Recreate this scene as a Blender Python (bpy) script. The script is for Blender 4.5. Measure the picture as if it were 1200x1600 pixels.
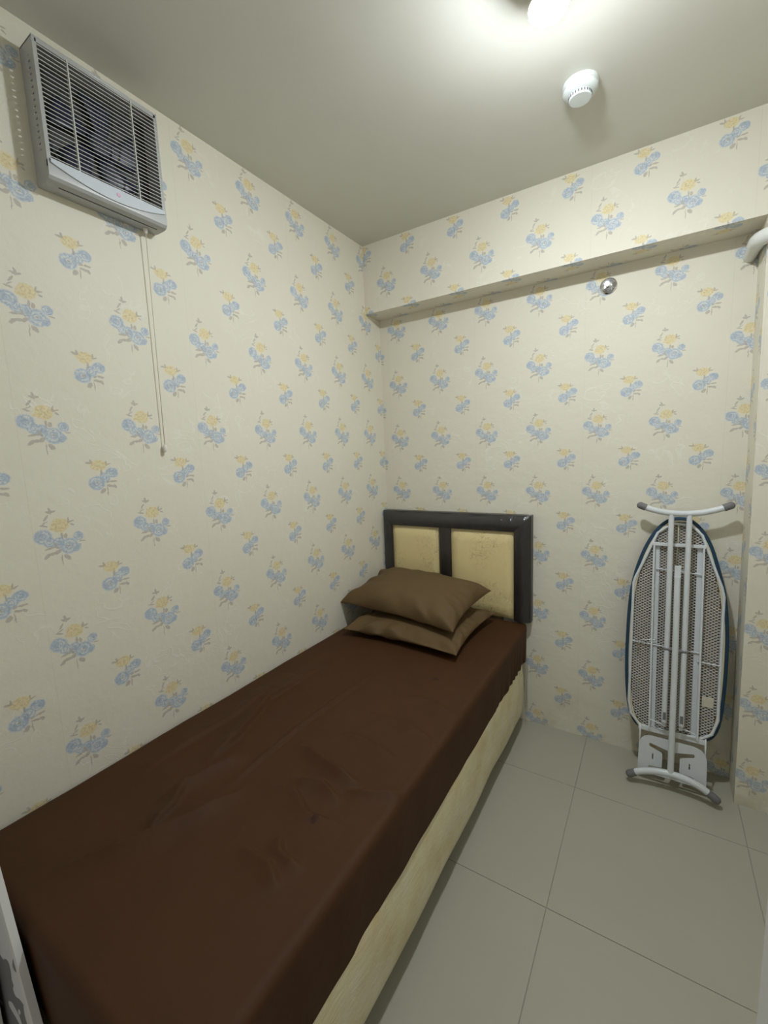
import bpy, bmesh, math, random
from mathutils import Vector, Matrix, noise as mnoise

# ------------------------------------------------------------------ scene, camera, world, exposure
scene = bpy.context.scene
for o in list(bpy.data.objects):
    bpy.data.objects.remove(o)
COL = scene.collection

cam_d = bpy.data.cameras.new('camera')
cam = bpy.data.objects.new('camera', cam_d)
COL.objects.link(cam)
R = ((0.8468, 0.5303, -0.0409), (0.0365, -0.1347, -0.9902), (-0.5306, 0.8370, -0.1334))
cx = Vector(R[0]).normalized()
cz = -Vector(R[2]).normalized()
cy = cz.cross(cx).normalized()
cx = cy.cross(cz)
m = Matrix((cx, cy, cz)).transposed().to_4x4()
m.translation = Vector((1.4112, -2.2629, 1.4928))
cam.matrix_world = m
cam_d.sensor_fit = 'VERTICAL'
cam_d.sensor_height = 36.0
cam_d.lens = 673.3 * 36.0 / 1600.0
cam_d.clip_start = 0.02
scene.camera = cam

world = bpy.data.worlds.new('world')
scene.world = world
world.use_nodes = True
wb = world.node_tree.nodes['Background']
wb.inputs[0].default_value = (1.0, 0.97, 0.90, 1)
wb.inputs[1].default_value = 0.075

vs = scene.view_settings
vs.view_transform = 'Standard'
vs.look = 'None'
vs.gamma = 1.0
vs.use_curve_mapping = False
vs.exposure = 2.10
LAMP_STRENGTH = 190.0
LAMP_POS = (1.155, -1.035, 2.52)

H = 2.625            # ceiling height
DB = 0.1485          # depth of the ceiling beam
ZB = 2.2688          # underside of the beam
XP, DP = 1.736, 0.160  # pillar side and depth
PA, PB = 0.265, 0.310  # wallpaper repeat
YF = -2.00           # inner face of the front wall


# ------------------------------------------------------------------ material helpers
class NT:
    def __init__(self, name):
        self.mat = bpy.data.materials.new(name)
        self.mat.use_nodes = True
        self.t = self.mat.node_tree
        self.n = self.t.nodes
        self.l = self.t.links
        self.bsdf = self.n['Principled BSDF']

    def node(self, kind, **props):
        nd = self.n.new(kind)
        for k, v in props.items():
            setattr(nd, k, v)
        return nd

    def put(self, sock, val):
        if isinstance(val, bpy.types.NodeSocket):
            self.l.new(val, sock)
        elif val is not None:
            sock.default_value = val

    def vmath(self, op, a, b=None, c=None):
        nd = self.node('ShaderNodeVectorMath', operation=op)
        self.put(nd.inputs[0], a)
        if b is not None:
            self.put(nd.inputs[1], b)
        if c is not None:
            self.put(nd.inputs[2], c)
        return nd.outputs['Value'] if op in ('LENGTH', 'DOT_PRODUCT') else nd.outputs[0]

    def math(self, op, a, b=None, clamp=False):
        nd = self.node('ShaderNodeMath', operation=op, use_clamp=clamp)
        self.put(nd.inputs[0], a)
        if b is not None:
            self.put(nd.inputs[1], b)
        return nd.outputs[0]

    def mix(self, fac, a, b, blend='MIX'):
        nd = self.node('ShaderNodeMix', data_type='RGBA', blend_type=blend)
        self.put(nd.inputs[0], fac)
        self.put(nd.inputs[6], a)
        self.put(nd.inputs[7], b)
        return nd.outputs[2]

    def ramp(self, fac, stops, interp='LINEAR'):
        nd = self.node('ShaderNodeValToRGB')
        cr = nd.color_ramp
        cr.interpolation = interp
        while len(cr.elements) < len(stops):
            cr.elements.new(0.5)
        for e, (p, c) in zip(cr.elements, stops):
            e.position = p
            e.color = c if len(c) == 4 else (*c, 1)
        self.put(nd.inputs[0], fac)
        return nd.outputs[0]

    def noise(self, vec, scale, detail=2.0, rough=0.5, dist=0.0, out=0):
        nd = self.node('ShaderNodeTexNoise')
        self.put(nd.inputs['Vector'], vec)
        nd.inputs['Scale'].default_value = scale
        nd.inputs['Detail'].default_value = detail
        nd.inputs['Roughness'].default_value = rough
        nd.inputs['Distortion'].default_value = dist
        return nd.outputs[out]

    def maprange(self, v, a, b, c=0.0, d=1.0, smooth=False):
        nd = self.node('ShaderNodeMapRange')
        if smooth:
            nd.interpolation_type = 'SMOOTHSTEP'
        self.put(nd.inputs['Value'], v)
        for k, x in zip(('From Min', 'From Max', 'To Min', 'To Max'), (a, b, c, d)):
            nd.inputs[k].default_value = x
        return nd.outputs[0]

    def bump(self, h, strength=0.2, dist=0.01, normal=None):
        nd = self.node('ShaderNodeBump')
        nd.inputs['Strength'].default_value = strength
        nd.inputs['Distance'].default_value = dist
        self.put(nd.inputs['Height'], h)
        if normal is not None:
            self.put(nd.inputs['Normal'], normal)
        return nd.outputs[0]

    def pos(self):
        return self.node('ShaderNodeNewGeometry').outputs['Position']

    def objco(self):
        return self.node('ShaderNodeTexCoord').outputs['Object']

    def uv(self):
        return self.node('ShaderNodeTexCoord').outputs['UV']

    def set(self, **kw):
        for k, v in kw.items():
            self.put(self.bsdf.inputs[k.replace('_', ' ')], v)
        return self


def plain(name, col, rough=0.5, metal=0.0, bump=0.0, bscale=200.0, spec=None, var=0.06):
    t = NT(name)
    co = t.objco()
    nz = t.noise(co, 14.0, 3.0)
    dark = tuple(c * (1 - var) for c in col)
    lite = tuple(min(1, c * (1 + var)) for c in col)
    t.set(Base_Color=t.mix(nz, (*dark, 1), (*lite, 1)), Roughness=rough, Metallic=metal)
    if spec is not None:
        t.set(Specular_IOR_Level=spec)
    if bump:
        t.set(Normal=t.bump(t.noise(co, bscale, 3.0), bump, 0.002))
    return t.mat


def wallpaper_material():
    """Cream vinyl wallpaper printed with two alternating bouquets."""
    t = NT('floral_wallpaper')
    uv = t.uv()

    def cell(ox, oy):
        q = t.vmath('SUBTRACT', uv, (ox - PA / 2, oy - PB / 2, 0))
        q = t.vmath('MULTIPLY', q, (1 / PA, 1 / PB, 0))
        q = t.vmath('FRACTION', q)
        q = t.vmath('SUBTRACT', q, (0.5, 0.5, 0))
        q = t.vmath('MULTIPLY', q, (PA, PB, 0))
        wob = t.noise(uv, 90.0, 2.0, 0.6, out=1)
        wob = t.vmath('SUBTRACT', wob, (0.5, 0.5, 0.5))
        return t.vmath('MULTIPLY_ADD', wob, (0.0075, 0.0075, 0), q)

    def blob(q, x, y, rx, ry, ang=0.0):
        mp = t.node('ShaderNodeMapping', vector_type='TEXTURE')
        t.put(mp.inputs[0], q)
        mp.inputs[1].default_value = (x, y, 0)
        mp.inputs[2].default_value = (0, 0, math.radians(ang))
        mp.inputs[3].default_value = (rx, ry, 1)
        g = t.node('ShaderNodeTexGradient', gradient_type='SPHERICAL')
        t.l.new(mp.outputs[0], g.inputs[0])
        return g.outputs[1]

    def union(vals):
        r = vals[0]
        for v in vals[1:]:
            r = t.math('MAXIMUM', r, v)
        return r

    K = 1 / 2330.0
    # crop-pixel tables: cx, cy, rx, ry, angle  (large bouquet round 232,320; small one round 608,656)
    L = cell(0.0, 0.0)
    S = cell(PA / 2, PB / 2)

    def table(q, c0, rows):
        kx = K * (0.84 if c0[0] < 400 else 0.95)
        return [blob(q, (x - c0[0]) * kx, -(y - c0[1]) * K, rx * kx * 1.08, ry * K * 1.08, a) for (x, y, rx, ry, a) in rows]

    LC, SC = (232, 320), (608, 656)
    blue = table(L, LC, [(125, 312, 66, 52, 0), (165, 352, 45, 38, 0), (225, 365, 50, 42, 0), (290, 395, 72, 58, 0),
                         (340, 412, 42, 28, 35), (362, 338, 42, 34, 0)]) + \
        table(S, SC, [(672, 626, 50, 40, 0), (562, 692, 62, 54, 0), (622, 655, 42, 40, 0)])
    deep = table(L, LC, [(105, 305, 34, 34, 0), (340, 415, 36, 20, 35), (235, 370, 24, 34, 30), (372, 332, 20, 22, 0), (165, 330, 26, 12, 30)]) + \
        table(S, SC, [(690, 622, 26, 28, 0), (535, 705, 24, 30, 0), (602, 682, 18, 34, 0), (655, 610, 20, 12, 20)])
    yel = table(L, LC, [(245, 250, 66, 48, 0), (205, 262, 36, 14, 20), (290, 240, 34, 16, 30), (235, 222, 40, 18, 0)]) + \
        table(S, SC, [(585, 570, 58, 40, 0), (550, 560, 30, 14, -20), (622, 562, 32, 14, 20)])
    gry = table(L, LC, [(192, 150, 12, 28, 10), (208, 158, 26, 9, 15), (178, 158, 22, 8, -30), (160, 195, 34, 8, 55), (140, 242, 34, 7, -15), (150, 225, 28, 5, 30),
                        (322, 235, 30, 7, 15), (305, 225, 8, 24, -10), (330, 255, 20, 6, -20),
                        (140, 440, 36, 13, 40), (175, 428, 34, 11, 5), (212, 422, 30, 15, 35), (268, 466, 34, 17, -45),
                        (232, 480, 5, 46, 0), (165, 392, 48, 9, 10), (250, 320, 10, 26, 0), (275, 325, 16, 20, 0),
                        (385, 375, 28, 5, 0), (290, 392, 12, 8, 0), (205, 380, 10, 34, 25)]) + \
        table(S, SC, [(522, 552, 26, 9, -10), (540, 542, 8, 20, 15), (652, 566, 26, 6, 15), (640, 552, 6, 18, -15),
                      (602, 622, 9, 26, 0), (680, 686, 32, 9, 0), (655, 716, 34, 10, -8), (686, 722, 20, 12, -50),
                      (600, 750, 28, 17, 50), (630, 752, 5, 40, 0), (566, 690, 12, 10, 0), (640, 690, 18, 8, 20)])
    um = union(blue)
    dm = union(deep)
    ym = union(yel)
    gm = union(gry)
    fine = t.noise(uv, 160.0, 3.0, 0.65)
    mid = t.noise(uv, 85.0, 2.0, 0.65, 2.0)
    spike = t.math('ADD', ym, t.math('MULTIPLY', t.math('SUBTRACT', fine, 0.5), 0.5))

    tone = t.noise(uv, 2.3, 3.0)
    base = t.mix(tone, (0.735, 0.692, 0.570, 1), (0.785, 0.745, 0.625, 1))
    # pale scrolls woven into the ground
    scr = t.noise(uv, 9.0, 1.0, 0.4, 2.2)
    scr = t.math('ABSOLUTE', t.math('SUBTRACT', scr, 0.5))
    scroll = t.maprange(scr, 0.0, 0.035, 1.0, 0.0, True)
    scroll = t.math('MULTIPLY', scroll, t.maprange(t.noise(uv, 5.0, 1.0), 0.5, 0.62, 0.0, 1.0, True))
    base = t.mix(t.math('MULTIPLY', scroll, 0.55), base, (0.82, 0.785, 0.69, 1))
    # paper joints every 0.53 m
    sep = t.node('ShaderNodeSeparateXYZ')
    t.l.new(uv, sep.inputs[0])
    jn = t.math('FRACT', t.math('MULTIPLY', t.math('ADD', sep.outputs[0], 0.06), 1 / (2 * PA)))
    jn = t.math('LESS_THAN', jn, 0.0030)
    base = t.mix(t.math('MULTIPLY', jn, 0.16), base, (0.45, 0.40, 0.30, 1))

    gcol = t.mix(mid, (0.36, 0.33, 0.29, 1), (0.60, 0.54, 0.46, 1))
    ycol = t.ramp(fine, [(0.32, (0.60, 0.47, 0.25)), (0.5, (0.76, 0.645, 0.36)), (0.68, (0.80, 0.72, 0.48))])
    ring = t.math('SINE', t.math('ADD', t.math('MULTIPLY', um, 17.0), t.math('MULTIPLY', mid, 11.0)))
    ring = t.math('ADD', t.math('MULTIPLY', ring, 0.13), t.math('ADD', t.math('MULTIPLY', mid, 0.55), t.math('MULTIPLY', fine, 0.45)))
    bcol = t.ramp(ring, [(0.24, (0.32, 0.385, 0.465)), (0.42, (0.45, 0.52, 0.595)), (0.58, (0.60, 0.64, 0.655)), (0.72, (0.73, 0.72, 0.65))])
    c = t.mix(t.maprange(spike, 0.05, 0.22, 0.0, 0.90, True), base, ycol)
    c = t.mix(t.maprange(um, 0.06, 0.22, 0.0, 0.93, True), c, bcol)
    c = t.mix(t.maprange(dm, 0.12, 0.45, 0.0, 0.50, True), c, (0.36, 0.435, 0.54, 1))
    c = t.mix(t.maprange(gm, 0.10, 0.38, 0.0, 0.80, True), c, gcol)
    # grime near the floor and old blotches of its own
    pz = t.node('ShaderNodeSeparateXYZ')
    t.l.new(t.pos(), pz.inputs[0])
    low = t.maprange(pz.outputs[2], 0.0, 0.30, 1.0, 0.0, True)
    blotch = t.maprange(t.noise(t.pos(), 6.0, 4.0, 0.6), 0.42, 0.72, 0.0, 1.0, True)
    c = t.mix(t.math('MULTIPLY', t.math('MULTIPLY', low, blotch), 0.45), c, (0.40, 0.31, 0.19, 1))
    h = t.math('ADD', t.math('MULTIPLY', t.noise(uv, 420.0, 2.0), 0.35), t.math('ADD', t.math('MULTIPLY', scroll, 0.3), t.math('MULTIPLY', t.noise(uv, 14.0, 3.0), 2.2)))
    t.set(Base_Color=c, Roughness=0.55, Specular_IOR_Level=0.35, Normal=t.bump(h, 0.35, 0.0035))
    return t.mat


M = {}
M['paper'] = wallpaper_material()

# ceiling: matt off-white paint, a little blotchy
t = NT('ceiling_paint')
p_ = t.pos()
t.set(Base_Color=t.mix(t.noise(p_, 2.5, 3.0), (0.62, 0.605, 0.535, 1), (0.68, 0.665, 0.59, 1)), Roughness=0.6,
      Normal=t.bump(t.math('ADD', t.noise(p_, 5.0, 3.0), t.math('MULTIPLY', t.noise(p_, 90.0, 2.0), 0.06)), 0.3, 0.01))
M['ceiling'] = t.mat

t = NT('floor_tile')
p_ = t.pos()
sp = t.noise(p_, 240.0, 2.0, 0.7)
cl = t.noise(p_, 3.0, 3.0)
c = t.mix(cl, (0.385, 0.37, 0.295, 1), (0.42, 0.405, 0.325, 1))
c = t.mix(t.maprange(sp, 0.55, 0.75, 0.0, 0.06), c, (0.42, 0.40, 0.34, 1))
t.set(Base_Color=c, Roughness=0.33, Specular_IOR_Level=0.42)
M['tile'] = t.mat
M['grout'] = plain('grout', (0.34, 0.32, 0.26), 0.9, bump=0.3)

t = NT('painted_jamb')
t.set(Base_Color=t.mix(t.noise(t.pos(), 6.0, 3.0), (0.62, 0.62, 0.60, 1), (0.70, 0.70, 0.67, 1)), Roughness=0.5)
M['jamb'] = t.mat

# brown bed linen
def linen(name, a, b, stains=()):
    t = NT(name)
    p_ = t.pos()
    c = t.mix(t.noise(p_, 6.0, 3.0), (*a, 1), (*b, 1))
    for (x, y, rx, ry, ang) in stains:
        mp = t.node('ShaderNodeMapping', vector_type='TEXTURE')
        wob = t.vmath('MULTIPLY_ADD', t.vmath('SUBTRACT', t.noise(p_, 60.0, 2.0, out=1), (0.5, 0.5, 0.5)), (0.02, 0.02, 0), p_)
        t.put(mp.inputs[0], wob)
        mp.inputs[1].default_value = (x, y, 0.58)
        mp.inputs[2].default_value = (0, 0, math.radians(ang))
        mp.inputs[3].default_value = (rx, ry, 0.2)
        g = t.node('ShaderNodeTexGradient', gradient_type='SPHERICAL')
        t.l.new(mp.outputs[0], g.inputs[0])
        c = t.mix(t.maprange(g.outputs[1], 0.1, 0.4, 0.0, 0.6, True), c, (0.015, 0.007, 0.004, 1))
    weave = t.noise(p_, 900.0, 2.0)
    soft = t.noise(p_, 22.0, 3.0, 0.55, 0.6)
    h = t.math('ADD', t.math('MULTIPLY', weave, 0.06), soft)
    t.set(Base_Color=c, Roughness=0.68, Specular_IOR_Level=0.22,
          Normal=t.bump(h, 0.22, 0.006))
    return t.mat


M['sheet'] = linen('brown_sheet', (0.050, 0.0200, 0.0060), (0.063, 0.0255, 0.0080),
                   [(0.682, -0.776, 0.018, 0.011, 20), (0.707, -1.541, 0.013, 0.020, 30)])
M['pillow'] = linen('brown_pillowcase', (0.112, 0.070, 0.030), (0.130, 0.082, 0.036))

t = NT('cream_divan')
p_ = t.pos()
st = t.noise(p_, 7.0, 4.0, 0.6)
c = t.ramp(st, [(0.3, (0.66, 0.53, 0.26)), (0.5, (0.73, 0.64, 0.40)), (0.7, (0.77, 0.70, 0.50))])
h = t.noise(t.vmath('MULTIPLY', p_, (1, 0.35, 1.6)), 26.0, 3.0, 0.6, 1.0)
t.set(Base_Color=c, Roughness=0.45, Coat_Weight=0.45, Coat_Roughness=0.12, Normal=t.bump(h, 0.30, 0.008))
t.put(t.bsdf.inputs['Coat Normal'], t.bump(t.noise(p_, 38.0, 3.0, 0.6, 1.5), 0.5, 0.006))
M['divan'] = t.mat

t = NT('dark_vinyl')
p_ = t.pos()
t.set(Base_Color=t.mix(t.noise(p_, 20.0, 3.0), (0.016, 0.014, 0.013, 1), (0.026, 0.022, 0.02, 1)), Roughness=0.38,
      Normal=t.bump(t.noise(p_, 300.0, 2.0), 0.15, 0.001))
M['vinyl'] = t.mat

t = NT('cream_panel')
p_ = t.pos()
em = t.noise(t.vmath('MULTIPLY', p_, (1, 0, 1)), 15.0, 2.0, 0.5, 3.2)
ln = t.maprange(t.math('ABSOLUTE', t.math('SUBTRACT', em, 0.5)), 0.0, 0.035, 1.0, 0.0, True)
area = t.maprange(t.noise(t.vmath('MULTIPLY', p_, (1, 0, 1)), 4.0, 1.0), 0.45, 0.58, 0.0, 1.0, True)
ln = t.math('MULTIPLY', ln, area)
c = t.mix(t.noise(p_, 10.0, 3.0), (0.88, 0.71, 0.34, 1), (0.93, 0.78, 0.41, 1))
c = t.mix(t.math('MULTIPLY', ln, 0.6), c, (0.50, 0.34, 0.14, 1))
t.set(Base_Color=c, Roughness=0.55, Normal=t.bump(t.math('SUBTRACT', t.noise(p_, 9.0, 2.0), t.math('MULTIPLY', ln, 0.3)), 0.35, 0.008))
M['panel'] = t.mat

# clear plastic wrap
t = NT('clear_plastic_wrap')
p_ = t.pos()
gl = t.node('ShaderNodeBsdfGlossy')
gl.inputs['Roughness'].default_value = 0.16
gl.inputs['Color'].default_value = (0.9, 0.92, 0.95, 1)
tr = t.node('ShaderNodeBsdfTransparent')
tr.inputs[0].default_value = (0.97, 0.97, 0.97, 1)
lw = t.node('ShaderNodeLayerWeight')
lw.inputs[0].default_value = 0.5
wr = t.noise(t.vmath('MULTIPLY', p_, (1.0, 1.0, 0.35)), 24.0, 4.0, 0.6, 1.2)
nb = t.bump(wr, 0.55, 0.012)
t.l.new(nb, gl.inputs['Normal'])
t.l.new(nb, lw.inputs['Normal'])
mx = t.node('ShaderNodeMixShader')
t.l.new(t.math('ADD', t.math('MULTIPLY', t.math('POWER', lw.outputs['Facing'], 4.0), 0.5), 0.045, True), mx.inputs[0])
t.l.new(tr.outputs[0], mx.inputs[1])
t.l.new(gl.outputs[0], mx.inputs[2])
t.l.new(mx.outputs[0], t.n['Material Output'].inputs[0])
M['wrap'] = t.mat

M['white_paint'] = plain('white_enamel', (0.66, 0.69, 0.70), 0.28)
M['grey_rubber'] = plain('grey_rubber', (0.17, 0.165, 0.17), 0.6)
M['blue_cloth'] = plain('dark_blue_cloth', (0.013, 0.045, 0.085), 0.8, bump=0.3, bscale=500.0)
M['binding'] = plain('cream_binding', (0.62, 0.56, 0.40), 0.8, bump=0.3, bscale=300.0)
M['felt'] = plain('brown_felt', (0.34, 0.24, 0.13), 0.9, bump=0.3, bscale=400.0, var=0.25)
M['label'] = plain('paper_label', (0.60, 0.55, 0.44), 0.7)
M['steel'] = plain('steel', (0.55, 0.55, 0.54), 0.3, 1.0)
M['chrome'] = plain('chrome', (0.80, 0.80, 0.83), 0.10, 1.0)
M['fan_case'] = plain('grey_fan_plastic', (0.44, 0.445, 0.43), 0.35)
M['fan_slat'] = plain('grey_slat_plastic', (0.62, 0.62, 0.57), 0.35)
M['fan_dark'] = plain('dark_fan_shroud', (0.040, 0.040, 0.043), 0.5)
M['fan_blade'] = plain('navy_fan_blade', (0.022, 0.026, 0.055), 0.35)
M['fan_silver'] = plain('silver_fan_plastic', (0.62, 0.66, 0.70), 0.18)
M['pink'] = plain('pink_mark', (0.72, 0.42, 0.55), 0.5)
M['slot'] = plain('dark_slot', (0.05, 0.05, 0.05), 0.7)
M['cord'] = plain('cream_cord', (0.62, 0.57, 0.44), 0.7)
M['ivory'] = plain('ivory_plastic', (0.74, 0.72, 0.64), 0.35)
M['pvc'] = plain('white_pvc', (0.70, 0.71, 0.66), 0.25)
M['detector'] = plain('detector_plastic', (0.70, 0.74, 0.72), 0.4)
M['wood'] = plain('dark_wood', (0.10, 0.06, 0.035), 0.6)

t = NT('patched_board')
p_ = t.pos()
nz = t.noise(p_, 7.5, 2.0, 0.5, 0.4)
t.set(Base_Color=t.mix(t.maprange(nz, 0.515, 0.525), (0.62, 0.63, 0.62, 1), (0.16, 0.155, 0.15, 1)), Roughness=0.5)
M['patch'] = t.mat

t = NT('lit_bulb')
em = t.node('ShaderNodeEmission')
em.inputs[0].default_value = (0.93, 1.0, 1.06, 1)
em.inputs[1].default_value = LAMP_STRENGTH
t.l.new(em.outputs[0], t.n['Material Output'].inputs[0])
M['bulb'] = t.mat


# ------------------------------------------------------------------ mesh helpers
def link(name, me, mat, parent=None, smooth=False):
    ob = bpy.data.objects.new(name, me)
    COL.objects.link(ob)
    if mat:
        me.materials.append(mat)
    if smooth:
        for pl in me.polygons:
            pl.use_smooth = True
    if parent:
        ob.parent = parent
    return ob


def from_bm(name, bm, mat, parent=None, smooth=False, angle=None):
    bmesh.ops.recalc_face_normals(bm, faces=bm.faces)
    me = bpy.data.meshes.new(name)
    bm.to_mesh(me)
    bm.free()
    ob = link(name, me, mat, parent, smooth or angle is not None)
    if angle is not None:
        me.set_sharp_from_angle(angle=math.radians(angle))
    return ob


def tag(o, label=None, cat=None, group=None, kind=None):
    for k, v in (('label', label), ('category', cat), ('group', group), ('kind', kind)):
        if v:
            o[k] = v
    return o


def empty(name, loc=(0, 0, 0), mat=None):
    o = bpy.data.objects.new(name, None)
    o.empty_display_size = 0.05
    COL.objects.link(o)
    o.location = loc
    if mat is not None:
        o.matrix_world = mat
    return o


def box(bm, x0, x1, y0, y1, z0, z1, bevel=0.0, seg=2):
    r = bmesh.ops.create_cube(bm, size=1.0)
    for v in r['verts']:
        v.co = Vector(((x0 + x1) / 2 + v.co.x * (x1 - x0), (y0 + y1) / 2 + v.co.y * (y1 - y0), (z0 + z1) / 2 + v.co.z * (z1 - z0)))
    if bevel:
        es = set()
        for v in r['verts']:
            es.update(v.link_edges)
        bmesh.ops.bevel(bm, geom=list(es), offset=bevel, segments=seg, affect='EDGES', profile=0.5)


def catmull(pts, n=6, closed=False):
    P = [Vector(q) for q in pts]
    out = []
    N = len(P)
    for i in range(N if closed else N - 1):
        if closed:
            a, b, c, d = P[(i - 1) % N], P[i], P[(i + 1) % N], P[(i + 2) % N]
        else:
            a, b, c, d = P[max(i - 1, 0)], P[i], P[i + 1], P[min(i + 2, N - 1)]
        for k in range(n):
            s = k / n
            out.append(0.5 * ((2 * b) + (c - a) * s + (2 * a - 5 * b + 4 * c - d) * s * s + (3 * b - a - 3 * c + d) * s ** 3))
    if not closed:
        out.append(P[-1])
    return out


def tube(bm, pts, r, n=10, closed=False, cap=True):
    P = [Vector(q) for q in pts]
    N = len(P)
    rad = r if callable(r) else (lambda s: r)
    up = None
    rings = []
    for i in range(N):
        if closed:
            d = P[(i + 1) % N] - P[(i - 1) % N]
        else:
            d = P[min(i + 1, N - 1)] - P[max(i - 1, 0)]
        d.normalize()
        if up is None:
            ref = Vector((0, 0, 1)) if abs(d.z) < 0.9 else Vector((0, 1, 0))
            up = (ref - d * ref.dot(d)).normalized()
        else:
            up = (up - d * up.dot(d)).normalized()
        sd = d.cross(up)
        rr = rad(i / (N - 1))
        rings.append([bm.verts.new(P[i] + (up * math.cos(a) + sd * math.sin(a)) * rr) for a in [2 * math.pi * k / n for k in range(n)]])
    for i in range(N if closed else N - 1):
        A, Bq = rings[i], rings[(i + 1) % N]
        for k in range(n):
            bm.faces.new((A[k], A[(k + 1) % n], Bq[(k + 1) % n], Bq[k]))
    if cap and not closed:
        bm.faces.new(rings[0])
        bm.faces.new(rings[-1])


def lathe(bm, prof, n=32, mat=None):
    """prof: list of (r, z); spins about z. mat moves the result."""
    mt = mat or Matrix()
    rings = []
    for (r, z) in prof:
        if r < 1e-6:
            rings.append([bm.verts.new(mt @ Vector((0, 0, z)))])
        else:
            rings.append([bm.verts.new(mt @ Vector((r * math.cos(2 * math.pi * k / n), r * math.sin(2 * math.pi * k / n), z))) for k in range(n)])
    for A, Bq in zip(rings, rings[1:]):
        for k in range(n):
            k2 = (k + 1) % n
            if len(A) == 1 and len(Bq) == 1:
                continue
            if len(A) == 1:
                bm.faces.new((A[0], Bq[k], Bq[k2]))
            elif len(Bq) == 1:
                bm.faces.new((A[k], A[k2], Bq[0]))
            else:
                bm.faces.new((A[k], A[k2], Bq[k2], Bq[k]))


def uv_quad_mesh(name, faces, mat, parent=None, kind='structure'):
    """faces: list of (4 corner points, 4 uv pairs). UVs are in metres."""
    vs_, fs_, uvs_ = [], [], []
    for pts, uvq in faces:
        b = len(vs_)
        vs_ += [tuple(q) for q in pts]
        fs_.append(tuple(range(b, b + len(pts))))
        uvs_ += uvq
    me = bpy.data.meshes.new(name)
    me.from_pydata(vs_, [], fs_)
    lay = me.uv_layers.new(name='metres')
    for i, q in enumerate(uvs_):
        lay.data[i].uv = q
    ob = link(name, me, mat, parent)
    if kind and not parent:
        ob['kind'] = kind
    return ob


def papered_box(name, x0, x1, y0, y1, z0, z1, ox, oy, oz, parent=None, xtop=None):
    """Box with wallpaper UVs on every face. (ox, oy, oz) is where a large bouquet is centred."""
    xt = x0 if xtop is None else xtop
    c = [(x0, y0, z0), (x1, y0, z0), (x1, y1, z0), (x0, y1, z0), (xt, y0, z1), (x1, y0, z1), (x1, y1, z1), (xt, y1, z1)]

    def f(idx, ax):
        pts = [c[i] for i in idx]
        if ax == 'y':
            uvq = [(q[0] - ox, q[2] - oz) for q in pts]
        elif ax == 'x':
            uvq = [(q[1] - oy, q[2] - oz) for q in pts]
        else:
            uvq = [(q[0] - ox, q[1] - oy) for q in pts]
        return pts, uvq
    return uv_quad_mesh(name, [f((0, 1, 5, 4), 'y'), f((2, 3, 7, 6), 'y'), f((3, 0, 4, 7), 'x'), f((1, 2, 6, 5), 'x'),
                               f((4, 5, 6, 7), 'z'), f((3, 2, 1, 0), 'z')], M['paper'], parent)


# ------------------------------------------------------------------ the room
XR = 1.96
papered_box('wall_left', -0.10, 0.0, -2.16, 0.0, 0.0, H, 0.0, -0.683, 1.302)
papered_box('wall_back', -0.10, XR + 0.1, 0.0, 0.10, 0.0, H, 0.112, 0.0, 1.583)
papered_box('beam', 0.0, 1.745, -DB, 0.0, ZB, H, 0.1455, 0.03, 2.411)
papered_box('pillar', XP, XR, -DP, 0.0, 0.0, H, 1.782, -0.02, 0.755, xtop=1.708)
papered_box('wall_right', XR, XR + 0.1, -2.12, 0.0, 0.0, H, 0.0, -0.50, 1.40)

bm = bmesh.new()
box(bm, -0.10, XR + 0.1, -2.16, 0.10, H, H + 0.10)
tag(from_bm('ceiling', bm, M['ceiling']), kind='structure')

# front wall: the two ends beside the doorway the camera stands in, and the head above it
bm = bmesh.new()
box(bm, 1.467, XR, -2.12, YF, 0.0, H, 0.004)
wf = tag(from_bm('wall_front', bm, M['jamb']), kind='structure')
bm = bmesh.new()
box(bm, 0.0, 0.22, -2.16, -2.062, 0.0, H)
tag(from_bm('wall_front', bm, M['jamb']), kind='structure')

# floor: grout bed with the single tiles laid on it
bm = bmesh.new()
box(bm, -0.10, XR + 0.1, -2.9, 0.10, -0.08, -0.0025)
floor = tag(from_bm('floor', bm, M['grout']), kind='structure')
T = 0.5894
tile_cache = {}
for i in range(-2, 2):
    for j in range(-4, 2):
        x0, x1 = 1.1597 + i * T, 1.1597 + (i + 1) * T
        y0, y1 = -0.9747 + j * T, -0.9747 + (j + 1) * T
        x0, x1 = max(x0, -0.05), min(x1, XR + 0.05)
        y0, y1 = max(y0, -2.85), min(y1, 0.05)
        if x1 - x0 < 0.02 or y1 - y0 < 0.02:
            continue
        w, d = x1 - x0 - 0.002, y1 - y0 - 0.002
        key = (round(w, 4), round(d, 4))
        if key not in tile_cache:
            bm = bmesh.new()
            box(bm, -w / 2, w / 2, -d / 2, d / 2, -0.008, 0.0)
            top = [e for e in bm.edges if all(v.co.z > -0.001 for v in e.verts)]
            bmesh.ops.bevel(bm, geom=top, offset=0.0009, segments=1, affect='EDGES')
            me = bpy.data.meshes.new('tile')
            bmesh.ops.recalc_face_normals(bm, faces=bm.faces)
            bm.to_mesh(me)
            bm.free()
            me.materials.append(M['tile'])
            tile_cache[key] = me
        o = bpy.data.objects.new('tile', tile_cache[key])
        COL.objects.link(o)
        o.parent = floor
        o.location = ((x0 + x1) / 2, (y0 + y1) / 2, 0.0)

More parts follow.
